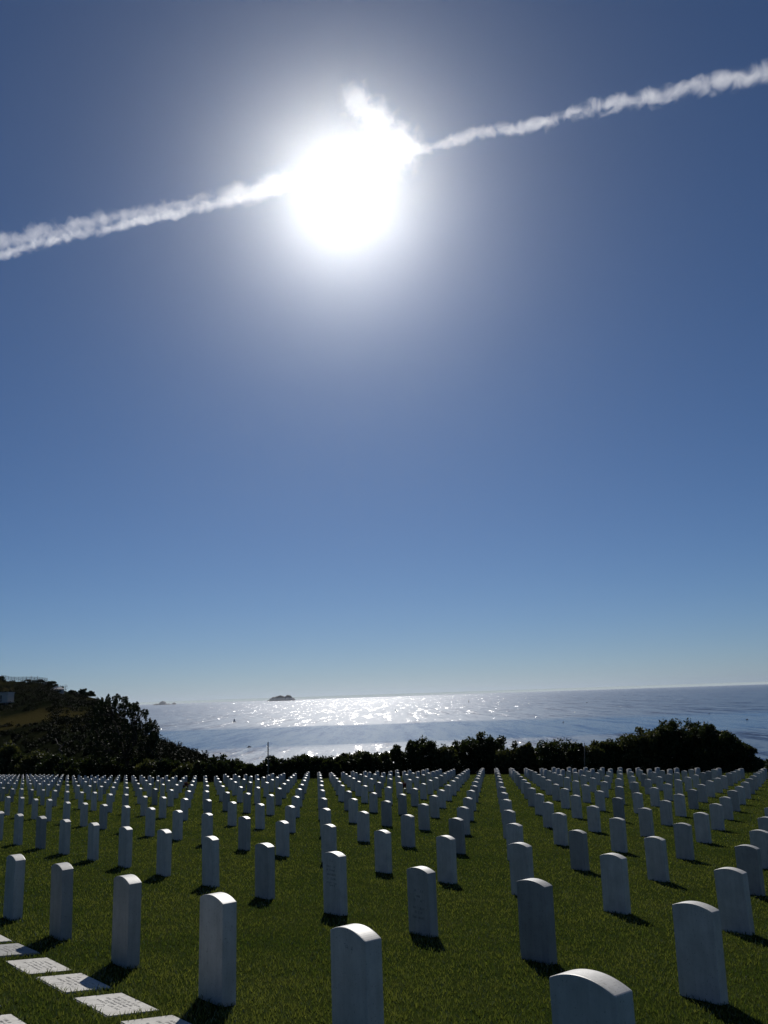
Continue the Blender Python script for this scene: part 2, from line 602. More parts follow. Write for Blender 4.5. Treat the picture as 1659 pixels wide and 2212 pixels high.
# ------------------------------------------------------------------ islands
def island(name, label, humps, depth):
    """humps: (px, width px, height px) standing on the sea at the given depth"""
    v = []
    f = []
    x0 = at(humps[0][0], 1500, depth)[0]
    s = depth / FOCAL
    wid = max(abs((h[0] - humps[0][0]) * s) + h[1] * s for h in humps)
    n = 56
    X, Y = np.meshgrid(np.linspace(-wid, wid, n), np.linspace(-wid * 0.6, wid * 0.6, 28))
    Z = np.full(X.shape, -0.02 * wid)
    for (hx, hw, hh) in humps:
        cx = (hx - humps[0][0]) * s
        r = np.hypot((X - cx) / (hw * s), Y / (wid * 0.45))
        prof = np.clip(1 - r ** 2.2, 0, 1) ** 0.8
        Z = np.maximum(Z, hh * s * prof * (1 + 0.10 * fbm(X / (hw * s) * 5, Y / wid * 6, 2.0)) - 0.02 * wid * (prof <= 0))
    q = (np.arange(27)[:, None] * n + np.arange(n - 1)[None, :]).ravel()
    me = mesh_np(name, np.c_[X.ravel(), Y.ravel(), Z.ravel()], np.c_[q, q + 1, q + n + 1, q + n], ROCK, True)
    o = link(name, me, None, (x0, depth, SEA_Z))
    return tag(o, label, 'island')
island('rocky_island', 'larger rocky island on the horizon with a flat notched top', [(605, 18, 11), (592, 12, 8.5), (622, 12, 11.5), (632, 5, 6), (583, 6, 3)], 45000.0)
island('rocky_island', 'smaller pair of low rocky islets on the horizon near the hill', [(352, 9, 7.5), (340, 9, 3.0), (363, 7, 2.4), (376, 4, 4.2)], 45000.0)

# ------------------------------------------------------------------ foliage tools
def leaf_cloud(cen, rad, per, size, rng, up=0.0, aspect=1.8):
    """many leaf-sized quads spread through small balls round each centre"""
    cen = np.asarray(cen, float)
    n = len(cen) * per
    c = np.repeat(cen, per, 0)
    r = np.repeat(np.asarray(rad, float), per)
    d = rng.normal(size=(n, 3))
    d /= np.linalg.norm(d, axis=1)[:, None]
    pos = c + d * (r * rng.random(n) ** 0.45)[:, None]
    a = rng.normal(size=(n, 3)) * (1 - up * 0.6) + np.array((0, 0, up * 1.6)) + d * 0.4
    a /= np.linalg.norm(a, axis=1)[:, None]
    b = np.cross(a, rng.normal(size=(n, 3)))
    b /= np.linalg.norm(b, axis=1)[:, None]
    s = size * rng.uniform(0.6, 1.35, n)
    L_ = a * (s * aspect * 0.5)[:, None]
    W_ = b * (s * 0.5)[:, None]
    v = np.stack([pos - L_, pos + W_ - L_ * 0.1, pos + L_, pos - W_ - L_ * 0.1], 1).reshape(-1, 3)
    f = np.arange(n * 4).reshape(-1, 4)
    return v, f

def limbs(parts, rng):
    mb = MB()
    for pts, r0, r1 in parts:
        n = len(pts)
        mb.tube(pts, [r0 + (r1 - r0) * q / (n - 1) for q in range(n)], 6)
    return mb

def wiggle(p0, p1, n, amp, rng):
    p0, p1 = np.asarray(p0, float), np.asarray(p1, float)
    out = []
    for q in range(n + 1):
        t = q / n
        out.append(p0 + (p1 - p0) * t + rng.normal(size=3) * amp * math.sin(math.pi * t))
    return out

def shrub(name, label, cat, group, px, top_px, half_px, depth, mat, seed, leaf=0.12, clumps=90, per=70, tall=1.0, airy=0.0):
    rng = np.random.default_rng(seed)
    top = at(px, top_px, depth)
    gx_, gy_ = top[0], depth
    gz_ = float(terrain(gx_, gy_))
    h = top[2] - gz_
    w = 1.3 * half_px * depth / FOCAL
    root = empty(name, (gx_, gy_, gz_ - 0.05), 0.0, label, cat, group)
    # crown: uneven lobes from near the ground to the top
    lobes = [(0.0, 0.0, h * 0.70, w * 0.72, h * 0.30)]
    for q in range(6):
        a = rng.uniform(0, 2 * math.pi)
        rr = w * rng.uniform(0.3, 0.62)
        lh = h * rng.uniform(0.28, 0.80)
        lobes.append((math.cos(a) * rr, math.sin(a) * rr, lh, w * rng.uniform(0.38, 0.6), min(h * rng.uniform(0.17, 0.26), h - lh)))
    cen, rad = [], []
    for q in range(clumps):
        lx, ly, lz, lr, lv = lobes[q % len(lobes)]
        d = rng.normal(size=3)
        d /= np.linalg.norm(d)
        t = rng.random() ** (0.33 if airy else 0.5)
        c = (lx + d[0] * lr * t, ly + d[1] * lr * t, max(0.25, lz + d[2] * lv * t))
        cen.append(c)
        rad.append(w * rng.uniform(0.16, 0.30))
    for q in range(int(clumps * 0.55)):         # skirt reaching the ground
        a = rng.uniform(0, 2 * math.pi)
        rr = w * rng.random() ** 0.5
        cen.append((math.cos(a) * rr, math.sin(a) * rr * 0.8, h * rng.uniform(0.04, 0.42)))
        rad.append(w * rng.uniform(0.18, 0.28))
    v, f = leaf_cloud(cen, rad, per, leaf, rng, 0.35)
    v[:, 2] = np.maximum(v[:, 2], 0.02)
    link('crown', mesh_np('crown', v, f, mat), root)
    parts = []
    for q in range(4):
        tip = cen[int(rng.integers(len(cen)))]
        parts.append((wiggle((rng.normal() * 0.1, rng.normal() * 0.1, -0.1), (tip[0] * 0.8, tip[1] * 0.8, max(tip[2], h * 0.5)), 5, 0.06 * h, rng), 0.03 + 0.018 * h, 0.012))
    limbs(parts, rng).build('trunk', BARK, root, shade=True)
    return root

# ------------------------------------------------------------------ belt of shrubs and small trees beyond the graves
ORD = ['zeroth', 'first', 'second', 'third', 'fourth', 'fifth', 'sixth', 'seventh', 'eighth', 'ninth', 'tenth', 'eleventh', 'twelfth', 'thirteenth', 'fourteenth', 'fifteenth',
       'sixteenth', 'seventeenth', 'eighteenth', 'nineteenth']
TENS = {20: ('twentieth', 'twenty'), 30: ('thirtieth', 'thirty'), 40: ('fortieth', 'forty'), 50: ('fiftieth', 'fifty'), 60: ('sixtieth', 'sixty')}
def ordinal(n):
    if n < 20:
        return ORD[n]
    t = n // 10 * 10
    return TENS[t][0] if n == t else TENS[t][1] + '-' + ORD[n - t]

BELT = [  # px, top, half width, metres beyond the edge, material, airy
    (452, 1640, 22, 6, 0, 0), (474, 1634, 30, 5, 0, 0), (505, 1641, 24, 6, 0, 0), (530, 1650, 22, 5, 0, 0), (552, 1657, 18, 6, 0, 0), (572, 1643, 17, 5, 0, 1), (592, 1636, 20, 6, 0, 1), (619, 1641, 21, 5, 0, 0),
    (647, 1631, 28, 6, 0, 0), (688, 1631, 26, 6, 0, 0), (713, 1643, 18, 5, 0, 0), (732, 1636, 20, 6, 0, 0), (757, 1624, 26, 7, 1, 0), (791, 1624, 27, 6, 0, 0), (829, 1625, 24, 6, 1, 0),
    (856, 1611, 18, 7, 0, 0), (903, 1596, 30, 7, 0, 0), (953, 1604, 29, 6, 1, 0), (1012, 1586, 34, 8, 0, 0), (1050, 1588, 34, 8, 0, 0), (1105, 1603, 30, 6, 1, 0), (1139, 1608, 20, 6, 1, 0),
    (1163, 1611, 16, 7, 0, 0), (1205, 1597, 40, 7, 0, 0), (1244, 1606, 18, 6, 0, 0), (1279, 1604, 24, 6, 1, 0), (1304, 1602, 20, 7, 1, 1), (1334, 1596, 28, 8, 0, 1), (1388, 1575, 40, 8, 1, 0),
    (1432, 1566, 30, 9, 0, 1), (1460, 1548, 34, 10, 0, 1), (1503, 1555, 34, 10, 0, 1), (1530, 1562, 24, 9, 0, 0), (1556, 1575, 32, 9, 0, 0), (1586, 1589, 26, 9, 0, 0), (1606, 1608, 22, 10, 0, 0),
    (1640, 1638, 24, 10, 0, 0), (1668, 1652, 24, 10, 0, 0), (1710, 1662, 34, 9, 0, 0)]
KIND = {0: 'dark rounded evergreen shrub', 1: 'olive-green feathery shrub'}
for q, (px, tp, hw, dd, mt, airy) in enumerate(BELT):
    v = ray(px, 1660)
    az = math.atan2(v[0], v[1])
    depth = (edge_d(az) + dd) * math.cos(az)
    big = px in (1388, 1432, 1460, 1503, 1530, 1556, 1586)
    lab = (f'{KIND[mt]}, {ordinal(q + 1)} along the belt behind the graves from the hill end')
    if big:
        lab = {1388: 'olive-topped tree leading up to the tallest trees behind the graves', 1432: 'thin-crowned tree joined to the tallest tree behind the graves', 1460: 'tallest tree of the belt behind the graves, with an open crown',
               1503: 'second-tallest tree of the belt, with sky gaps in its crown', 1530: 'dense tree just seaward of the two tallest trees', 1556: 'broad dark tree where the belt starts to slope down',
               1586: 'dark shrub on the steep outer shoulder of the tree belt'}[px]
    hpx = (1680 - tp)
    shrub('evergreen_shrub' if not big else 'evergreen_tree', lab, 'tree' if big else 'shrub', 'shrubs and trees in the belt behind the graves', px, tp, hw, depth,
          LEAF_OLIVE if mt else LEAF_DARK, 100 + q, leaf=0.13, clumps=int(46 + hpx * 0.55), per=72 if not airy else 60, airy=airy)

LEFT = [(-25, 1612, 30, 6, 0), (17, 1606, 30, 6, 1), (50, 1630, 22, 8, 0), (81, 1628, 30, 6, 1), (120, 1630, 26, 6, 0), (150, 1640, 22, 5, 0), (178, 1640, 24, 6, 0), (212, 1632, 28, 6, 0), (240, 1645, 24, 9, 0),
        (305, 1640, 26, 9, 0), (332, 1642, 26, 5, 1), (364, 1642, 24, 5, 0), (404, 1647, 26, 5, 1), (434, 1650, 18, 5, 0)]
for q, (px, tp, hw, dd, mt) in enumerate(LEFT):
    v = ray(px, 1660)
    az = math.atan2(v[0], v[1])
    depth = (edge_d(az) + dd) * math.cos(az)
    s = depth / 70
    shrub('evergreen_shrub', f'{KIND[mt]} at the foot of the hill, {ordinal(q)} from the picture edge' if q else 'dark rounded shrub at the foot of the hill, cut by the picture edge', 'shrub', 'shrubs at the foot of the hill', px, tp, hw, depth,
          LEAF_OLIVE if mt else LEAF_DARK, 300 + q, leaf=0.13 * s, clumps=70, per=60)

# ------------------------------------------------------------------ the big pine at the foot of the hill
def pine():
    rng = np.random.default_rng(51)
    depth = 84.0
    s = depth / FOCAL
    base = at(272, 1672, depth)
    bx = base[0]
    gz_ = float(terrain(bx, depth))
    root = empty('pine_tree', (bx, depth, gz_ - 0.05), 0, 'big spreading pine with upright needle tufts at the foot of the hill', 'tree')
    def loc(px, py):
        p = at(px, py, depth)
        return np.array((p[0] - bx, 0.0, p[2] - gz_))
    outline = [(196, 1590), (205, 1545), (218, 1512), (235, 1508), (255, 1505), (272, 1510), (290, 1520), (305, 1528), (318, 1545), (328, 1565), (337, 1585), (336, 1598), (322, 1606)]
    tips = []
    for a, b in zip(outline[:-1], outline[1:]):
        for q in range(4):
            t = (q + rng.random()) / 4
            p = loc(a[0] + (b[0] - a[0]) * t, a[1] + (b[1] - a[1]) * t + rng.uniform(-5, 7))
            p[1] = rng.normal() * 0.9
            tips.append(p)
    for q in range(330):
        px = rng.uniform(200, 334)
        top = np.interp(px, [196, 218, 255, 290, 318, 337], [1590, 1512, 1506, 1521, 1546, 1590])
        py = top + 6 + (1640 - top) * rng.random() ** 1.2
        p = loc(px, py)
        half = 2.6 * math.sqrt(max(0.05, 1 - ((px - 266) / 72) ** 2))
        p[1] = rng.uniform(-half, half)
        tips.append(p)
    tips = np.array(tips)
    # upright tufts: two stacked balls of needles each
    cen = np.vstack([tips, tips + np.array((0.06, 0, -0.16)), tips + np.array((0, 0, 0.14))])
    rad = np.concatenate([np.full(len(tips), 0.21), np.full(len(tips), 0.19), np.full(len(tips), 0.12)])
    v, f = leaf_cloud(cen, rad, 26, 0.08, rng, 0.5, 2.2)
    link('crown', mesh_np('crown', v, f, NEEDLE), root)
    parts = []
    fork = np.array((0.1, 0, 1.5))
    parts.append((wiggle((0, 0, -0.1), fork, 4, 0.04, rng), 0.26, 0.2))
    mains = []
    for q, (px, py) in enumerate([(225, 1560), (250, 1545), (270, 1548), (292, 1560), (312, 1585), (215, 1600), (326, 1600)]):
        tgt = loc(px, py)
        tgt[1] = rng.normal() * 1.0
        pts = wiggle(fork, tgt, 5, 0.12, rng)
        mains.append(pts)
        parts.append((pts, 0.13, 0.05))
    for p in tips[::2]:
        m = min((q for pts in mains for q in pts[2:]), key=lambda q: np.linalg.norm((q - p) * np.array((1, 1, 0.7))) + (3 if q[2] > p[2] else 0))
        parts.append((wiggle(m, p, 3, 0.05, rng), 0.035, 0.012))
    limbs(parts, rng).build('trunk', BARK, root, shade=True)
pine()

# ------------------------------------------------------------------ scrub on the hill
def scrub():
    rng = np.random.default_rng(77)
    cen, rad = [], []
    tries = 0
    while len(cen) < 5200 and tries < 60000:
        tries += 1
        az = math.radians(rng.uniform(-33, -10.5))
        E = float(edge_d(az)) + 8
        Dr = float(np.interp(az, RID_AZ, RID_D))
        d = E + (Dr + 6 - E) * rng.random() ** 0.7
        x, y = math.sin(az) * d, math.cos(az) * d
        z = float(terrain(x, y))
        m = noise.noise(Vector((x * 0.028, y * 0.02, 3.0))) + 0.4 * noise.noise(Vector((x * 0.09, y * 0.07, 8.0)))
        ppx, ppy = proj((x, y, z))
        if -10 < ppx < 108 and 1540 < ppy < 1570 and rng.random() < 0.93:      # open grassy slope below the bunker
            continue
        if m < -0.30 and rng.random() < 0.7:
            continue
        s = rng.uniform(0.35, 1.15) * (0.7 + d / 420)
        if d > Dr - 14:
            s *= 0.55
        for q in range(3):
            cen.append((x + rng.normal() * s * 0.7, y + rng.normal() * s * 0.7, z + s * rng.uniform(0.1, 0.55)))
            rad.append(s * rng.uniform(0.55, 0.85))
    v, f = leaf_cloud(cen, rad, 36, 0.27, rng, 0.2, 1.4)
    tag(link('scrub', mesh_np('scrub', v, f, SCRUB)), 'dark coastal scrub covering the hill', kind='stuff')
scrub()

def ridge_tree(px, tp, hw, bot, label, seed):
    """small round tree on the hill's skyline"""
    v = ray(px, bot)
    az = math.atan2(v[0], v[1])
    D = float(np.interp(az, RID_AZ, RID_D)) - 2
    depth = D * math.cos(az)
    shrub('evergreen_tree', label, 'tree', 'round trees on the hill skyline', px, tp, hw, depth, LEAF_DARK, seed, leaf=0.3, clumps=60, per=40)
ridge_tree(181, 1488, 8, 1503, 'rounded tree on the hill skyline, taller one of a touching pair', 401)
ridge_tree(196, 1493, 7, 1505, 'rounded tree on the hill skyline, lower one of a touching pair', 402)
ridge_tree(156, 1492, 7, 1499, 'low dome-shaped bush on the skyline between hut and paired trees', 403)
ridge_tree(3, 1461, 5, 1470, 'small bush against the start of the hilltop fence', 404)
ridge_tree(113, 1473, 7, 1480, 'low bush on the skyline just past the end of the hilltop fence', 405)

# ------------------------------------------------------------------ hilltop fence, hut, bunker and other small things on the hill
def hill_fence():
    pxs = [3, 11, 18, 24, 31, 40, 49, 57, 67, 74, 81, 86, 91, 97, 102]
    pts = []
    for px in pxs:
        v = ray(px, 1468)
        az = math.atan2(v[0], v[1])
        D = float(np.interp(az, RID_AZ, RID_D)) - 1.5
        x, y = math.sin(az) * D, math.cos(az) * D
        pts.append(np.array((x, y, float(terrain(x, y)))))
    root = empty('chain_link_fence', pts[7], 0, 'tall chain-link fence along the top of the hill', 'fence')
    o = pts[7]
    for q, p in enumerate(pts):
        h = 2.0 + (0.35 if q in (8, 10) else 0) + 0.1 * math.sin(q * 2.1)
        MB().tube([p - o + (0, 0, -0.3), p - o + (0.02 * math.sin(q), 0, h)], 0.11 if q in (8, 10) else 0.075, 6).build('post', FENCE, root)
    for a, b in zip(pts[:-1], pts[1:]):
        for hh in (0.12, 1.85):
            MB().tube([a - o + (0, 0, hh), b - o + (0, 0, hh)], 0.022, 5).build('rail', FENCE, root)
        mb = MB()
        L_ = np.linalg.norm(b - a)
        n = max(2, int(L_ / 0.16))
        for q in range(n):
            t = q / n
            p = a + (b - a) * t - o
            e = a + (b - a) * min(1, t + 0.5 / max(L_, 0.5)) - o
            mb.tube([p + (0, 0, 0.1), e + (0, 0, 1.85)], 0.009, 3)
            mb.tube([e + (0, 0, 0.1), p + (0, 0, 1.85)], 0.009, 3)
        w = mb.build('wire_mesh', FENCE, root)
        w['kind'] = 'stuff'
hill_fence()

def hut():
    p = ground_at(124, 1494, 100)
    s = p[1] / FOCAL
    w, d = 26 * s, 4.0
    root = empty('stone_hut', p, math.radians(20), 'low hut with a pale shallow hipped roof just below the hilltop', 'hut')
    MB().box((-w / 2, 0, -1.0), (w / 2, d, 0.9)).build('wall', CONCRETE, root)
    mb = MB()
    a, b, c, e = (-w / 2 - 0.3, -0.3, 0.92), (w / 2 + 0.3, -0.3, 0.92), (w / 2 + 0.3, d + 0.3, 0.92), (-w / 2 - 0.3, d + 0.3, 0.92)
    r0, r1 = (-w / 8, d / 2, 2.2), (w / 4, d / 2, 1.9)
    mb.add([a, b, c, e, r0, r1], [(0, 1, 5, 4), (1, 2, 5), (2, 3, 4, 5), (3, 0, 4), (3, 2, 1, 0)])
    mb.build('roof', ROOFM, root)
    for k in (-0.28, 0.12):
        MB().box((w * k, -0.03, -0.1), (w * k + 0.9, 0.02, 0.6)).build('window', DARKWIN, root)
    m = empty('mast', p + np.array((w * 0.62, 0, -0.6)), 0, 'thin lattice mast beside the pale-roofed hut', 'mast')
    MB().tube([(0, 0, 0), (0, 0, 3.4)], 0.05, 6).build('pole', METAL, m)
    MB().tube([(0.45, 0, 0), (0.45, 0, 3.3)], 0.03, 6).build('pole', METAL, m)
    for z in (0.8, 1.6, 2.4, 3.2):
        MB().tube([(0, 0, z), (0.45, 0, z)], 0.025, 5).build('rung', METAL, m)
hut()

def bunker():
    p = ground_at(8, 1523, 100)
    s = p[1] / FOCAL
    u = 1.0 * s
    root = empty('white_cabin', p, 0, 'small white flat-roofed cabin on a raised deck on the slope', 'cabin')
    MB().box((-12 * u, 0, 1.0), (7.5 * u, 5, 1.0 + 19 * u)).build('wall', PAINT, root)
    MB().box((-12.6 * u, -0.4, 1.0 + 19 * u + 0.003), (8.3 * u, 5.4, 1.0 + 20.2 * u)).build('roof', ROOFM, root)
    dr = MB().box((-8.4 * u, -0.05, 1.02), (-5.0 * u, 0.02, 1.0 + 14 * u)).build('door', DARKWIN, root)
    MB().box((-5.7 * u, -0.09, 1.0 + 6 * u), (-5.3 * u, -0.052, 1.0 + 6.6 * u)).build('handle', METAL, dr)
    MB().box((-13 * u, -1.9, 0.75), (12.5 * u, 5.2, 0.99)).build('deck', CONCRETE, root)
    for q in range(7):
        x = (-12 + q * 4) * u
        MB().box((x, -1.7, -2.5), (x + 0.22, -1.45, 0.745)).build('deck_post', WOOD_GREY, root)
    MB().tube([(-13 * u, -1.8, 1.9), (12.3 * u, -1.8, 1.9)], 0.035, 6).build('handrail', METAL, root)
    for q in range(6):
        x = (-12.5 + q * 4.9) * u
        MB().tube([(x, -1.8, 0.98), (x, -1.8, 1.9)], 0.03, 6).build('baluster', METAL, root)
bunker()

p = ground_at(98, 1479, 100)
root = empty('utility_box', p, 0.2, 'little pale box on the slope under the end of the hilltop fence', 'box')
MB().box((-0.7, -0.5, -0.3), (0.7, 0.5, 1.1)).build('housing', PAINT, root)
MB().box((-0.78, -0.58, 1.103), (0.78, 0.58, 1.2)).build('lid', ROOFM, root)

p = ground_at(136, 1627, 60)
q = at(120, 1595, p[1] + 3)
root = empty('dead_trunk', p, 0, 'bare pale dead trunk leaning on the dark slope', 'dead tree')
rng_ = np.random.default_rng(3)
pts = wiggle((0, 0, -0.1), np.array((q[0] - p[0], 3.0, q[2] - p[2])), 6, 0.12, rng_)
MB().tube(pts, [0.13, 0.12, 0.11, 0.1, 0.08, 0.06, 0.04], 7).build('trunk', BARK, root, shade=True)
MB().tube([pts[3], pts[3] + np.array((0.5, 0.2, 0.7))], [0.05, 0.02], 5).build('branch', BARK, root)

# ------------------------------------------------------------------ poles in the belt
def pole(px, top_px, depth, r, label, steps_=True, lean=0.0):
    top = at(px, top_px, depth)
    gz_ = float(terrain(top[0], depth))
    h = top[2] - gz_
    o = empty('wooden_pole', (top[0], depth, gz_), 0, label, 'pole')
    MB().tube([(-lean, 0, -0.3), (-lean * 0.4, 0, h * 0.5), (0, 0, h)], [r * 1.25, r * 1.1, r], 10).build('shaft', WOOD_GREY, o, shade=True)
    MB().tube([(0, 0, h + 0.002), (0, 0, h + 0.05)], [r * 1.15, r * 0.6], 10).build('cap', METAL, o)
    if steps_:
        for q in range(9):
            z = h - 0.3 - q * 0.24
            sgn = 1 if q % 2 else -1
            MB().tube([(sgn * r * 0.7, 0, z), (sgn * (r + 0.09), 0, z + 0.015)], 0.016, 5).build('step_peg', METAL, o)
pole(579, 1604, 70.0, 0.045, 'slim upright pole with pegs standing out of the shrubs against the glittering water')
pole(1263, 1606, 72.0, 0.035, 'thin leaning pole half hidden in the shrub belt', False, 0.25)

# ------------------------------------------------------------------ boats
def sea_point(px, py):
    v = ray(px, py)
    return v * (SEA_Z / v[2])

def hull_mesh(L_, B, H, mat):
    n = 9
    mb = MB()
    vv = []
    for q in range(n):
        t = q / (n - 1)
        w = B * 0.5 * (math.sin(math.pi * min(1, 0.18 + 0.82 * t) ** 0.9) ** 0.6 if t < 1 else 0.02)
        w = max(w, 0.02)
        x = (t - 0.5) * L_
        sh = H * (0.75 + 0.35 * t * t)
        vv += [(x, -w, sh), (x, -w * 0.75, 0.1 * H), (x, 0, -0.25 * H), (x, w * 0.75, 0.1 * H), (x, w, sh)]
    ff = []
    for q in range(n - 1):
        for k in range(4):
            a = q * 5 + k
            ff.append((a, a + 5, a + 6, a + 1))
        ff.append((q * 5 + 4, q * 5 + 9, q * 5 + 5, q * 5))
    ff.append((0, 1, 2, 3, 4))
    ff.append(tuple((n - 1) * 5 + k for k in (4, 3, 2, 1, 0)))
    mb.add(vv, ff)
    return mb

def sailboat(px, py, hpx, rz, label):
    p = sea_point(px, py)
    H = hpx * p[1] / FOCAL
    o = empty('sailing_boat', p, rz, label, 'sailboat', 'boats on the sea')
    L_ = H * 0.75
    hull_mesh(L_, L_ * 0.3, H * 0.11, HULL).build('hull', HULL, o, shade=False)
    MB().tube([(0.04 * L_, 0, 0), (0.04 * L_, 0, H)], [0.012 * H, 0.006 * H], 6).build('mast', METAL, o)
    for nm, tri in (('main_sail', [(0.03, 0.14, 0.97), (0.03, 0.14, 0.16), (-0.42, 0.14, 0.17)]), ('jib_sail', [(0.05, 0.1, 0.86), (0.06, 0.1, 0.17), (0.46, 0.02, 0.13)])):
        n = 5
        A, B, C = [np.array((t[0] * L_, 0.0, t[2] * H)) for t in tri]
        mb = MB()
        vv, ff = [], []
        for i in range(n + 1):
            for j in range(n + 1):
                t, u = i / n, j / n
                q = A * (1 - t) + (B * (1 - u) + C * u) * t
                q = q + np.array((0, 0.09 * L_ * math.sin(math.pi * t) * math.sin(math.pi * min(1, u + 0.1)), 0))
                vv.append(q)
        m0 = len(vv)
        vv += [q + np.array((0, 0.01 * L_, 0)) for q in vv]
        for i in range(n):
            for j in range(n):
                a = i * (n + 1) + j
                ff.append((a, a + 1, a + n + 2, a + n + 1))
                ff.append((m0 + a, m0 + a + n + 1, m0 + a + n + 2, m0 + a + 1))
        mb.add(vv, ff).build(nm, SAIL, o, shade=True)
    MB().tube([(0.02 * L_, 0, 0.155 * H), (-0.43 * L_, 0, 0.16 * H)], 0.006 * H, 5).build('boom', METAL, o)

def motorboat(px, py, wpx, rz, label):
    p = sea_point(px, py)
    L_ = wpx * p[1] / FOCAL
    o = empty('motor_boat', p, rz, label, 'boat', 'boats on the sea')
    hull_mesh(L_, L_ * 0.34, L_ * 0.16, HULL).build('hull', HULL, o)
    c = MB().box((-0.2 * L_, -0.11 * L_, 0.13 * L_), (0.14 * L_, 0.11 * L_, 0.31 * L_)).build('cabin', PAINT, o)
    MB().box((0.1405 * L_, -0.09 * L_, 0.22 * L_), (0.146 * L_, 0.09 * L_, 0.29 * L_)).build('windscreen', DARKWIN, c)
    MB().tube([(-0.05 * L_, 0, 0.3 * L_), (-0.05 * L_, 0, 0.55 * L_)], 0.012 * L_, 5).build('mast', METAL, o)

sailboat(506, 1560, 8.5, 0.5, 'sailboat on the glitter between the hill and the larger island')
sailboat(855.5, 1537.5, 7, 2.2, 'small dark sailboat in the brightest patch of glitter')
sailboat(1012.7, 1517.3, 6, 0.9, 'tiny sailboat close under the horizon, past the brightest glitter')
motorboat(538, 1614, 9, 0.3, 'dark motor boat in the lower glitter beside the slim pole')
motorboat(1217, 1560.5, 6, 1.0, 'small motor boat on the smooth water above the middle of the shrub belt')
motorboat(1614, 1555, 7, 0.4, 'dark motor boat on open water out past the tallest trees')
motorboat(1532, 1542.5, 4.5, 2.0, 'faint far motor boat above the tallest trees')
motorboat(1268, 1518, 4.5, 0.8, 'faint far motor boat under the horizon on the blue water')
motorboat(678, 1519, 4, 0.2, 'faint far motor boat on the glare below the larger island')

# ------------------------------------------------------------------ headstones
S = 1.524                                   # five-foot spacing along a row, ten feet between rows
TH = math.radians(-38.594)
RV = np.array((math.sin(TH), math.cos(TH)))
BV = np.array((math.cos(TH), -math.sin(TH)))
O0 = np.array((0.73011927, 3.62076614))

def stone_mesh(name, w=0.330, t=0.102, h=STONE_H, rise=0.035, bev=0.004, n=20):
    bm = bmesh.new()
    R_ = (w * w / 4 + rise * rise) / (2 * rise)
    a0 = math.asin(w / 2 / R_)
    prof = [(-w / 2, -0.25), (w / 2, -0.25)]
    for q in range(n + 1):
        a = a0 - 2 * a0 * q / n
        prof.append((R_ * math.sin(a), h - R_ + R_ * math.cos(a)))
    fr = [bm.verts.new((x, -t / 2, z)) for x, z in prof]
    bk = [bm.verts.new((x, t / 2, z)) for x, z in prof]
    bm.faces.new(fr)
    bm.faces.new(bk[::-1])
    m = len(prof)
    for q in range(m):
        r = (q + 1) % m
        bm.faces.new((fr[q], bk[q], bk[r], fr[r]))
    bm.normal_update()
    bmesh.ops.recalc_face_normals(bm, faces=bm.faces)
    sharp = [e for e in bm.edges if e.calc_face_angle(0) > 0.5]
    if bev:
        bmesh.ops.bevel(bm, geom=sharp, offset=bev, segments=2, profile=0.6, affect='EDGES')
    me = bpy.data.meshes.new(name)
    bm.to_mesh(me)
    bm.free()
    me.materials.append(MARBLE)
    return me
STONES = [stone_mesh('headstone'), stone_mesh('headstone', 0.328, 0.101, STONE_H, 0.033), stone_mesh('headstone', 0.332, 0.104, STONE_H, 0.037, 0.006)]

stones = []
for J in range(-1, 22):
    for I in range(-30, 130):
        q = O0 + RV * S * I + BV * 2 * S * J
        x, y = q
        if y < 1.0:
            continue
        d = math.hypot(x, y)
        az = math.atan2(x, y)
        if abs(az) > math.radians(31) or d > edge_d(az) - 2.0:
            continue
        if J < 0:
            continue
        zt = float(z_top(x, y))
        px, py = proj((x, y, zt))
        seen = -14 < px < PW + 12 and py < PH - 6
        stones.append([J, I, x, y, d, seen])
near = sorted([s for s in stones if s[5]], key=lambda s: s[4])[:300]
near_keys = {(s[0], s[1]) for s in near}
first_in_row = {}
for s in stones:
    if s[5]:
        first_in_row[s[0]] = min(first_in_row.get(s[0], 999), s[1])
srng = np.random.default_rng(12)
YAW = -(math.pi / 2 - math.atan2(RV[0], RV[1]) + math.pi) % (2 * math.pi)
ROWANG = math.atan2(RV[1], RV[0])           # direction of the row: the stone's width lies along it
far_v, far_f, nf = [], [], 0
proto = stone_mesh('distant_headstone', bev=0, n=8)
pv = np.array([v.co for v in proto.vertices])
HEAD = {}
special = {(5, 1): 0}
for s in stones:
    J, I, x, y, d, seen = s
    key = (J, I)
    z = float(z_top(x, y)) - STONE_H + srng.normal() * 0.010
    x += srng.normal() * 0.012
    y += srng.normal() * 0.012
    tilt = srng.normal(size=2) * 0.010
    yaw = ROWANG + srng.normal() * 0.022
    if key in near_keys:
        o = link('headstone', STONES[int(srng.integers(3))], None, (x, y, z), (tilt[0], tilt[1], yaw))
        pos = I - first_in_row[J] + 1
        row = 'front row' if J == 0 else f'{ordinal(J + 1)} row'
        lab = f'upright white marble headstone, {ordinal(pos)} from the near end of the {row}'
        if (J, I) == (0, 0):
            lab = 'large cut-off marble headstone at the picture bottom, first of the front row'
        tag(o, lab, 'headstone', 'upright headstones in rows on the lawn')
        HEAD[key] = o
    else:
        M = Matrix.Translation((x, y, z)) @ Matrix.Rotation(yaw, 4, 'Z') @ Matrix.Rotation(tilt[1], 4, 'Y') @ Matrix.Rotation(tilt[0], 4, 'X')
        A = np.array(M)
        far_v.append(pv @ A[:3, :3].T + A[:3, 3])
        far_f.append(nf)
        nf += len(pv)
polys = [tuple(p.vertices) for p in proto.polygons]
me = bpy.data.meshes.new('distant_headstones')
fv = np.vstack(far_v)
by_n = {}
for p in polys:
    by_n.setdefault(len(p), []).append(p)
fl = []
for n_, ps in by_n.items():
    base = np.array(ps)
    fl.append(np.concatenate([base + o_ for o_ in far_f]))
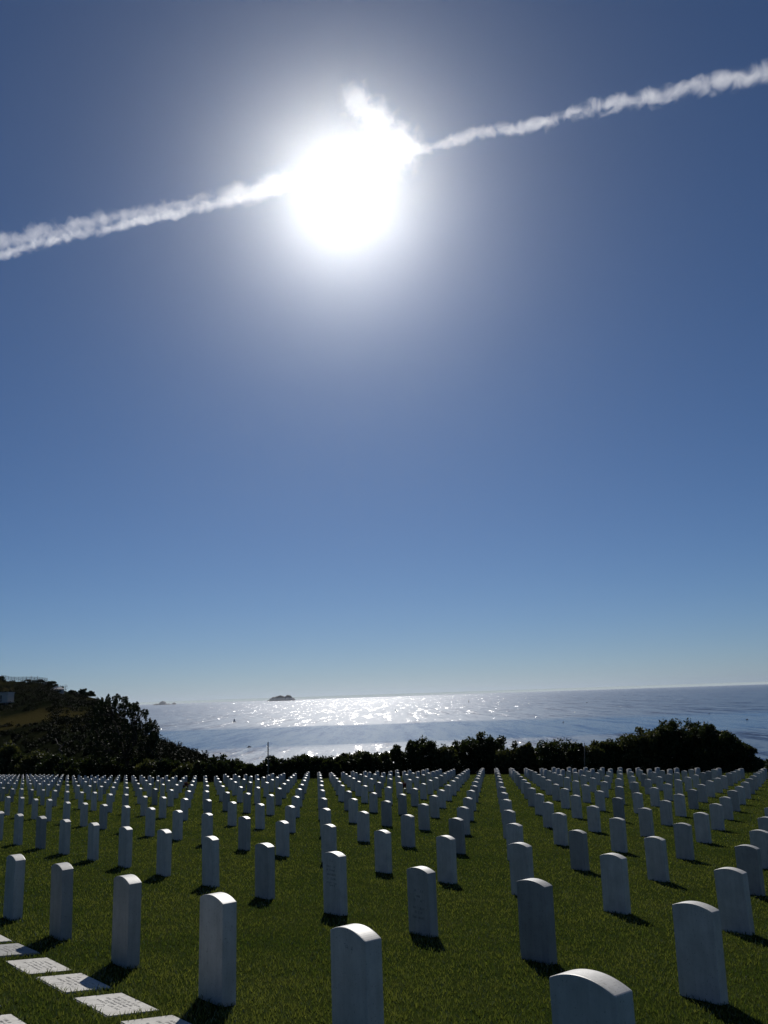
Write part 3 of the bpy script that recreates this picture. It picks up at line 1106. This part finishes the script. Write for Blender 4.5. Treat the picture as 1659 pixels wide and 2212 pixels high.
tag(link('distant_headstones', mesh_np('distant_headstones', fv, fl, MARBLE)), 'far rows of white headstones before the shrub belt and hill', kind='stuff')

# worn inscriptions: rows of short illegible strokes, a hair proud of the stone
def strokes(w, rows, rng, cap=0.024, gap=0.0):
    mb = MB()
    for (z, width, dens) in rows:
        x = -width / 2
        while x < width / 2:
            cw = rng.uniform(0.010, 0.018)
            if rng.random() < dens:
                for q in range(int(rng.integers(2, 4))):
                    if rng.random() < 0.5:
                        sx = x + rng.uniform(0, cw)
                        mb.box((sx, -0.0006, z), (sx + 0.0035, 0.0006, z + cap * rng.uniform(0.6, 1)))
                    else:
                        sz = z + rng.uniform(0, cap * 0.85)
                        mb.box((x, -0.0006, sz), (x + cw, 0.0006, sz + 0.0032))
            x += cw + 0.005
    return mb
lr = np.random.default_rng(5)
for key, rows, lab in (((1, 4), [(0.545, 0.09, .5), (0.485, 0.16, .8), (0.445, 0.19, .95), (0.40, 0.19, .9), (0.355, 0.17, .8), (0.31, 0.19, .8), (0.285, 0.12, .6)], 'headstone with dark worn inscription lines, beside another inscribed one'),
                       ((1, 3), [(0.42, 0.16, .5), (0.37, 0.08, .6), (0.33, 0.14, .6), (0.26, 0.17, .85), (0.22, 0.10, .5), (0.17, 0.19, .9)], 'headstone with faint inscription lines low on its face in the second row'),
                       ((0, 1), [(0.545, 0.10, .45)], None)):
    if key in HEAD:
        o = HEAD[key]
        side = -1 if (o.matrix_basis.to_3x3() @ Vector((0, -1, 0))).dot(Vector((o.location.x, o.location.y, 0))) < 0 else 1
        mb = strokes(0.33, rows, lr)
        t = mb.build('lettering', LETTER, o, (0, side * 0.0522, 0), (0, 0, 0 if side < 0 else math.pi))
        t['kind'] = 'stuff'
        if lab:
            o['label'] = lab

# ------------------------------------------------------------------ flat markers in the grass
MARK = [(4.25, -0.37), (3.735, -0.37), (3.215, -0.37), (2.695, -0.37), (2.19, -0.37), (1.672, -0.37), (2.06, -0.868), (2.595, -0.868)]
MLAB = ['flat white marker mostly cut by the picture edge, farthest of the line', 'flat white marker with a headstone shadow across its corner, second of the line', 'fully lit flat white marker, third of the line in the grass',
        'flat white marker half covered by a tall headstone shadow', 'fully lit flat white marker with clear lettering rows and an emblem', 'flat white marker at the picture bottom in front of a headstone shadow',
        'flat white marker in the corner, cut by the picture bottom, of the closer line', 'sliver of a flat white marker at the picture edge, closer line']
mark_xy = []
bmk = bmesh.new()
bmesh.ops.create_cube(bmk, size=1)
for v in bmk.verts:
    v.co.x *= 0.61
    v.co.y *= 0.33
    v.co.z = v.co.z * 0.10 - 0.05
bmesh.ops.bevel(bmk, geom=[e for e in bmk.edges], offset=0.006, segments=2, affect='EDGES')
mk_me = bpy.data.meshes.new('flat_marker')
bmk.to_mesh(mk_me)
bmk.free()
mk_me.materials.append(FLAT_MARBLE)
for q, (ri, bi) in enumerate(MARK):
    xy = O0 + RV * S * ri + BV * S * bi
    e = 0.2
    zc = float(terrain(*xy))
    sx = (float(terrain(*(xy + RV * e))) - float(terrain(*(xy - RV * e)))) / (2 * e)
    sy = (float(terrain(*(xy + BV * e))) - float(terrain(*(xy - BV * e)))) / (2 * e)
    ax = Vector((RV[0], RV[1], sx)).normalized()
    ay = -Vector((BV[0], BV[1], sy)).normalized()
    az_ = ax.cross(ay).normalized()
    ay = az_.cross(ax)
    o = link('flat_marker', mk_me)
    M = Matrix((ax, ay, az_)).transposed().to_4x4()
    M.translation = Vector((xy[0], xy[1], zc + 0.008 + 0.004 * math.sin(q * 3)))
    o.matrix_world = M
    tag(o, MLAB[q], 'grave marker', 'flat grave markers set in the grass')
    mark_xy.append(xy)
    # lettering laid flat, read from the lower side, with a small round emblem above it
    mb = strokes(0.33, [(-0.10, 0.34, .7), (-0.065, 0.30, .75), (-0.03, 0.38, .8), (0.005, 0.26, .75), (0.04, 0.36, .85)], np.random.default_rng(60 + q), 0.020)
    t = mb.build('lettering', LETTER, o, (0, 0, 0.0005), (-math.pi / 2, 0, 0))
    t['kind'] = 'stuff'
    em = MB()
    for k_ in range(12):
        a, b = 2 * math.pi * k_ / 12, 2 * math.pi * (k_ + 0.8) / 12
        em.add([(0.030 * math.cos(a), 0.030 * math.sin(a), 0), (0.036 * math.cos(a), 0.036 * math.sin(a), 0), (0.036 * math.cos(b), 0.036 * math.sin(b), 0), (0.030 * math.cos(b), 0.030 * math.sin(b), 0),
                (0.030 * math.cos(a), 0.030 * math.sin(a), .0006), (0.036 * math.cos(a), 0.036 * math.sin(a), .0006), (0.036 * math.cos(b), 0.036 * math.sin(b), .0006), (0.030 * math.cos(b), 0.030 * math.sin(b), .0006)],
               [(4, 5, 6, 7), (0, 1, 5, 4), (1, 2, 6, 5), (2, 3, 7, 6), (3, 0, 4, 7)])
    em.build('emblem', LETTER, o, (0, 0.105, 0.0003))

# ------------------------------------------------------------------ small dark bouquets at two stones
for px, py, lab in ((403, 1708, 'dark dried bouquet in a vase at a grave in the middle rows'), (875, 1712, 'small dark bouquet beside a headstone under the glittering sea')):
    p = ground_at(px, py)
    o = empty('flower_bouquet', (p[0], p[1], float(terrain(p[0], p[1])) - 0.01), 0, lab, 'flowers', 'bouquets left at the graves')
    MB().tube([(0, 0, 0), (0, 0, 0.1), (0, 0, 0.2)], [0.035, 0.05, 0.065], 10).build('vase', METAL, o)
    r_ = np.random.default_rng(px)
    cen = np.c_[r_.normal(size=(26, 2)) * 0.10, r_.uniform(0.24, 0.48, 26)]
    v, f = leaf_cloud(cen, np.full(26, 0.06), 26, 0.035, r_, 0.3)
    link('flowers', mesh_np('flowers', v, f, PETAL), o)

# ------------------------------------------------------------------ grass blades
def grass():
    rng = np.random.default_rng(21)
    R1 = 76.0
    # distances drawn so that the blades thin out with distance
    dd = np.linspace(1.6, R1, 4000)
    dens = 3500 * np.minimum(1, (4.5 / dd) ** 1.55)
    half = math.radians(29)
    pdf = dens * dd * 2 * half
    cdf = np.cumsum(pdf) * (dd[1] - dd[0])
    n = int(cdf[-1])
    d = np.interp(rng.random(n) * cdf[-1], cdf, dd)
    az = rng.uniform(-half, half, n)
    x, y = np.sin(az) * d, np.cos(az) * d
    keep = np.ones(n, bool)
    for xy in mark_xy:
        u = (x - xy[0]) * RV[0] + (y - xy[1]) * RV[1]
        w = (x - xy[0]) * BV[0] + (y - xy[1]) * BV[1]
        keep &= ~((np.abs(u) < 0.300) & (np.abs(w) < 0.160))
    x, y, d = x[keep], y[keep], d[keep]
    n = len(x)
    # tufty, uneven growth
    tuft = fbm(x * 3.1, y * 3.1, 2.0) * 0.5 + 0.5 * np.sin(x * 11 + 3 * np.sin(y * 5)) * np.sin(y * 13 + 2 * np.sin(x * 7))
    h = (0.028 + 0.008 * tuft) * rng.uniform(0.55, 1.35, n) * (1 + 0.010 * d)
    for xy in mark_xy:                                     # longer fringe round the markers
        u = np.abs((x - xy[0]) * RV[0] + (y - xy[1]) * RV[1]) - 0.305
        w = np.abs((x - xy[0]) * BV[0] + (y - xy[1]) * BV[1]) - 0.165
        h = np.where(np.maximum(u, w) < 0.05, h * 1.25, h)
    long_ = rng.random(n) < 0.03
    h = np.where(long_, h * 1.5, h)
    wd = 0.0028 * (1 + d / 5.0) * rng.uniform(0.7, 1.3, n)
    a = rng.uniform(0, 2 * np.pi, n)
    lean = rng.uniform(0.15, 0.95, n) * h
    la = rng.uniform(0, 2 * np.pi, n)
    z = terrain(x, y) - 0.004
    base = np.c_[x, y, z]
    side = np.c_[np.cos(a), np.sin(a), np.zeros(n)] * (wd / 2)[:, None]
    ld = np.c_[np.cos(la), np.sin(la), np.zeros(n)]
    mid = base + ld * (lean * 0.35)[:, None] + np.c_[np.zeros(n), np.zeros(n), h * 0.58]
    tip = base + ld * lean[:, None] + np.c_[np.zeros(n), np.zeros(n), h]
    v = np.stack([base - side, base + side, mid + side * 0.8, mid - side * 0.8, tip], 1).reshape(-1, 3)
    i = np.arange(n)[:, None] * 5
    me = mesh_np('grass', v, [i + np.array([[0, 1, 2, 3]]), i + np.array([[3, 2, 4]])], GRASS)
    tag(link('grass', me), 'short mown grass blades between the graves', kind='stuff')
    return n
print('grass blades', grass())


# ------------------------------------------------------------------ contrail: a real cloud of smoke 2.5 km up
def mat_smoke(name, density, r0, r1, nscale, rough_edge, aniso=0.55):
    """smoke in a tube of unit radius along x: thick at the core, ragged and thin at the edge"""
    m, nt, out, N, L = mat_new(name)
    tc = N('TexCoord')
    g = N('NewGeometry')
    low = N('TexNoise', Scale=nscale * 0.25, Detail=2.0)            # slow meander
    L(g.outputs['Position'], low.inputs['Vector'])
    ls = N('VectorMath', _operation='SUBTRACT')
    ls.inputs[1].default_value = (0.5, 0.5, 0.5)
    L(low.outputs['Color'], ls.inputs[0])
    lm = N('VectorMath', _operation='MULTIPLY')
    lm.inputs[1].default_value = (0.0, 1.0, 1.0)
    L(ls.outputs[0], lm.inputs[0])
    pos = N('VectorMath', _operation='ADD')
    L(tc.outputs['Object'], pos.inputs[0])
    L(lm.outputs[0], pos.inputs[1])
    sep = N('SeparateXYZ')
    L(pos.outputs[0], sep.inputs[0])
    yz = N('CombineXYZ')
    L(sep.outputs['Y'], yz.inputs[1])
    L(sep.outputs['Z'], yz.inputs[2])
    ln = N('VectorMath', _operation='LENGTH')
    L(yz.outputs[0], ln.inputs[0])
    wid = N('MapRange')
    for k, v in enumerate((0.0, 1.0, r0, r1)):
        wid.inputs[k + 1].default_value = v
    L(sep.outputs['X'], wid.inputs[0])
    rr = N('Math', _operation='DIVIDE')
    L(ln.outputs['Value'], rr.inputs[0])
    L(wid.outputs[0], rr.inputs[1])
    nz = N('TexNoise', Scale=nscale, Detail=7.0, Roughness=0.62, Distortion=0.6)
    L(g.outputs['Position'], nz.inputs['Vector'])
    nn = N('Math', _operation='MULTIPLY_ADD')
    nn.inputs[1].default_value = -rough_edge
    nn.inputs[2].default_value = 0.5 * rough_edge
    L(nz.outputs['Fac'], nn.inputs[0])
    tot = N('Math', _operation='ADD')
    L(rr.outputs[0], tot.inputs[0])
    L(nn.outputs[0], tot.inputs[1])
    dn = N('MapRange', _interpolation_type='SMOOTHSTEP')
    for k, v in enumerate((0.15, 0.95, density, 0.0)):
        dn.inputs[k + 1].default_value = v
    L(tot.outputs[0], dn.inputs[0])
    cur = dn.outputs[0]
    for lo, hi in ((0.0, 0.12), (1.0, 0.88)):
        e = N('MapRange', _interpolation_type='SMOOTHSTEP')
        for k, v in enumerate((lo, hi, 0.0, 1.0)):
            e.inputs[k + 1].default_value = v
        if lo > hi:
            for k, v in enumerate((hi, lo, 1.0, 0.0)):
                e.inputs[k + 1].default_value = v
        L(sep.outputs['X'], e.inputs[0])
        mm = N('Math', _operation='MULTIPLY')
        L(cur, mm.inputs[0])
        L(e.outputs[0], mm.inputs[1])
        cur = mm.outputs[0]
    v = N('VolumePrincipled', Anisotropy=aniso)
    v.inputs['Color'].default_value = (1, 1, 1, 1)
    L(cur, v.inputs['Density'])
    L(v.outputs[0], out.inputs['Volume'])
    m.cycles.volume_step_rate = 0.3
    return m

def smoke_part(name, a, b, r_px, taper, density, nscale, rough_edge, parent, alt=2500.0):
    """tube of smoke between two lines of sight; its radius is 2.2 times the visible half width so the edge can fray"""
    va, vb = ray(*a), ray(*b)
    A, B = va * (alt / va[2]), vb * (alt / vb[2])
    R_ = r_px * np.linalg.norm((A + B) / 2) / FOCAL * 2.2
    d = Vector(B - A)
    x = d.normalized()
    z = (Vector((0, 0, 1)) - x * x.z).normalized()
    y = z.cross(x)
    n = 20
    mb = MB()
    vv = [(q, 1.0 * math.cos(t * 2 * math.pi / n), 1.0 * math.sin(t * 2 * math.pi / n)) for q in (0, 1) for t in range(n)]
    ff = [(t, n + t, n + (t + 1) % n, (t + 1) % n)[::-1] for t in range(n)]
    ff += [tuple(range(n))[::-1], tuple(range(n, 2 * n))]
    mb.add(vv, ff)
    o = mb.build(name, mat_smoke(name, density, taper[0], taper[1], nscale, rough_edge), parent)
    bmn = bmesh.new()
    bmn.from_mesh(o.data)
    bmesh.ops.recalc_face_normals(bmn, faces=bmn.faces)
    bmn.to_mesh(o.data)
    bmn.free()
    M = Matrix((x * d.length, y * R_, z * R_)).transposed().to_4x4()
    M.translation = Vector(A)
    o.matrix_world = M
    return o

trail = empty('contrail', (0, 0, 0), 0, 'long ragged white contrail crossing the sky past the sun', 'contrail')
smoke_part('old_trail', (-330, 622), (640, 402), 7.5, (0.70, 0.70), 0.0060, 0.015, 3.0, trail)
smoke_part('wisp', (-330, 592), (500, 424), 14, (0.85, 0.5), 0.0030, 0.017, 3.2, trail)
smoke_part('bright_knot', (470, 436), (930, 310), 26, (0.5, 0.5), 0.0050, 0.010, 1.9, trail)
smoke_part('new_trail', (770, 350), (1900, 104), 12, (0.36, 1.0), 0.0056, 0.015, 3.2, trail)
smoke_part('puff', (885, 345), (742, 190), 28, (1.0, 0.45), 0.0034, 0.014, 3.2, trail)

# thin, even veil added high up: sunlight scattered forward in it makes the glare round the sun
VEIL_T = 400.0
veil = mat_volume('glare_veil', 0.0115 / VEIL_T, 0.918, (0.93, 0.97, 1.0))
mb = MB().box((-2500000, -2500000, 3600), (2500000, 2500000, 3600 + VEIL_T))
tag(mb.build('glare_veil', veil), 'thin even veil added to scatter sunlight into a glare', kind='stuff')

# sea air: an even, very thin haze that only tells over kilometres
haze = mat_volume('sea_haze', 6e-6, 0.3, (0.86, 0.92, 1.0))
mb = MB().box((-76000, -76000, SEA_Z - 6), (76000, 76000, 34.0))
tag(mb.build('haze', haze), 'pale sea haze lying over the water', kind='stuff')
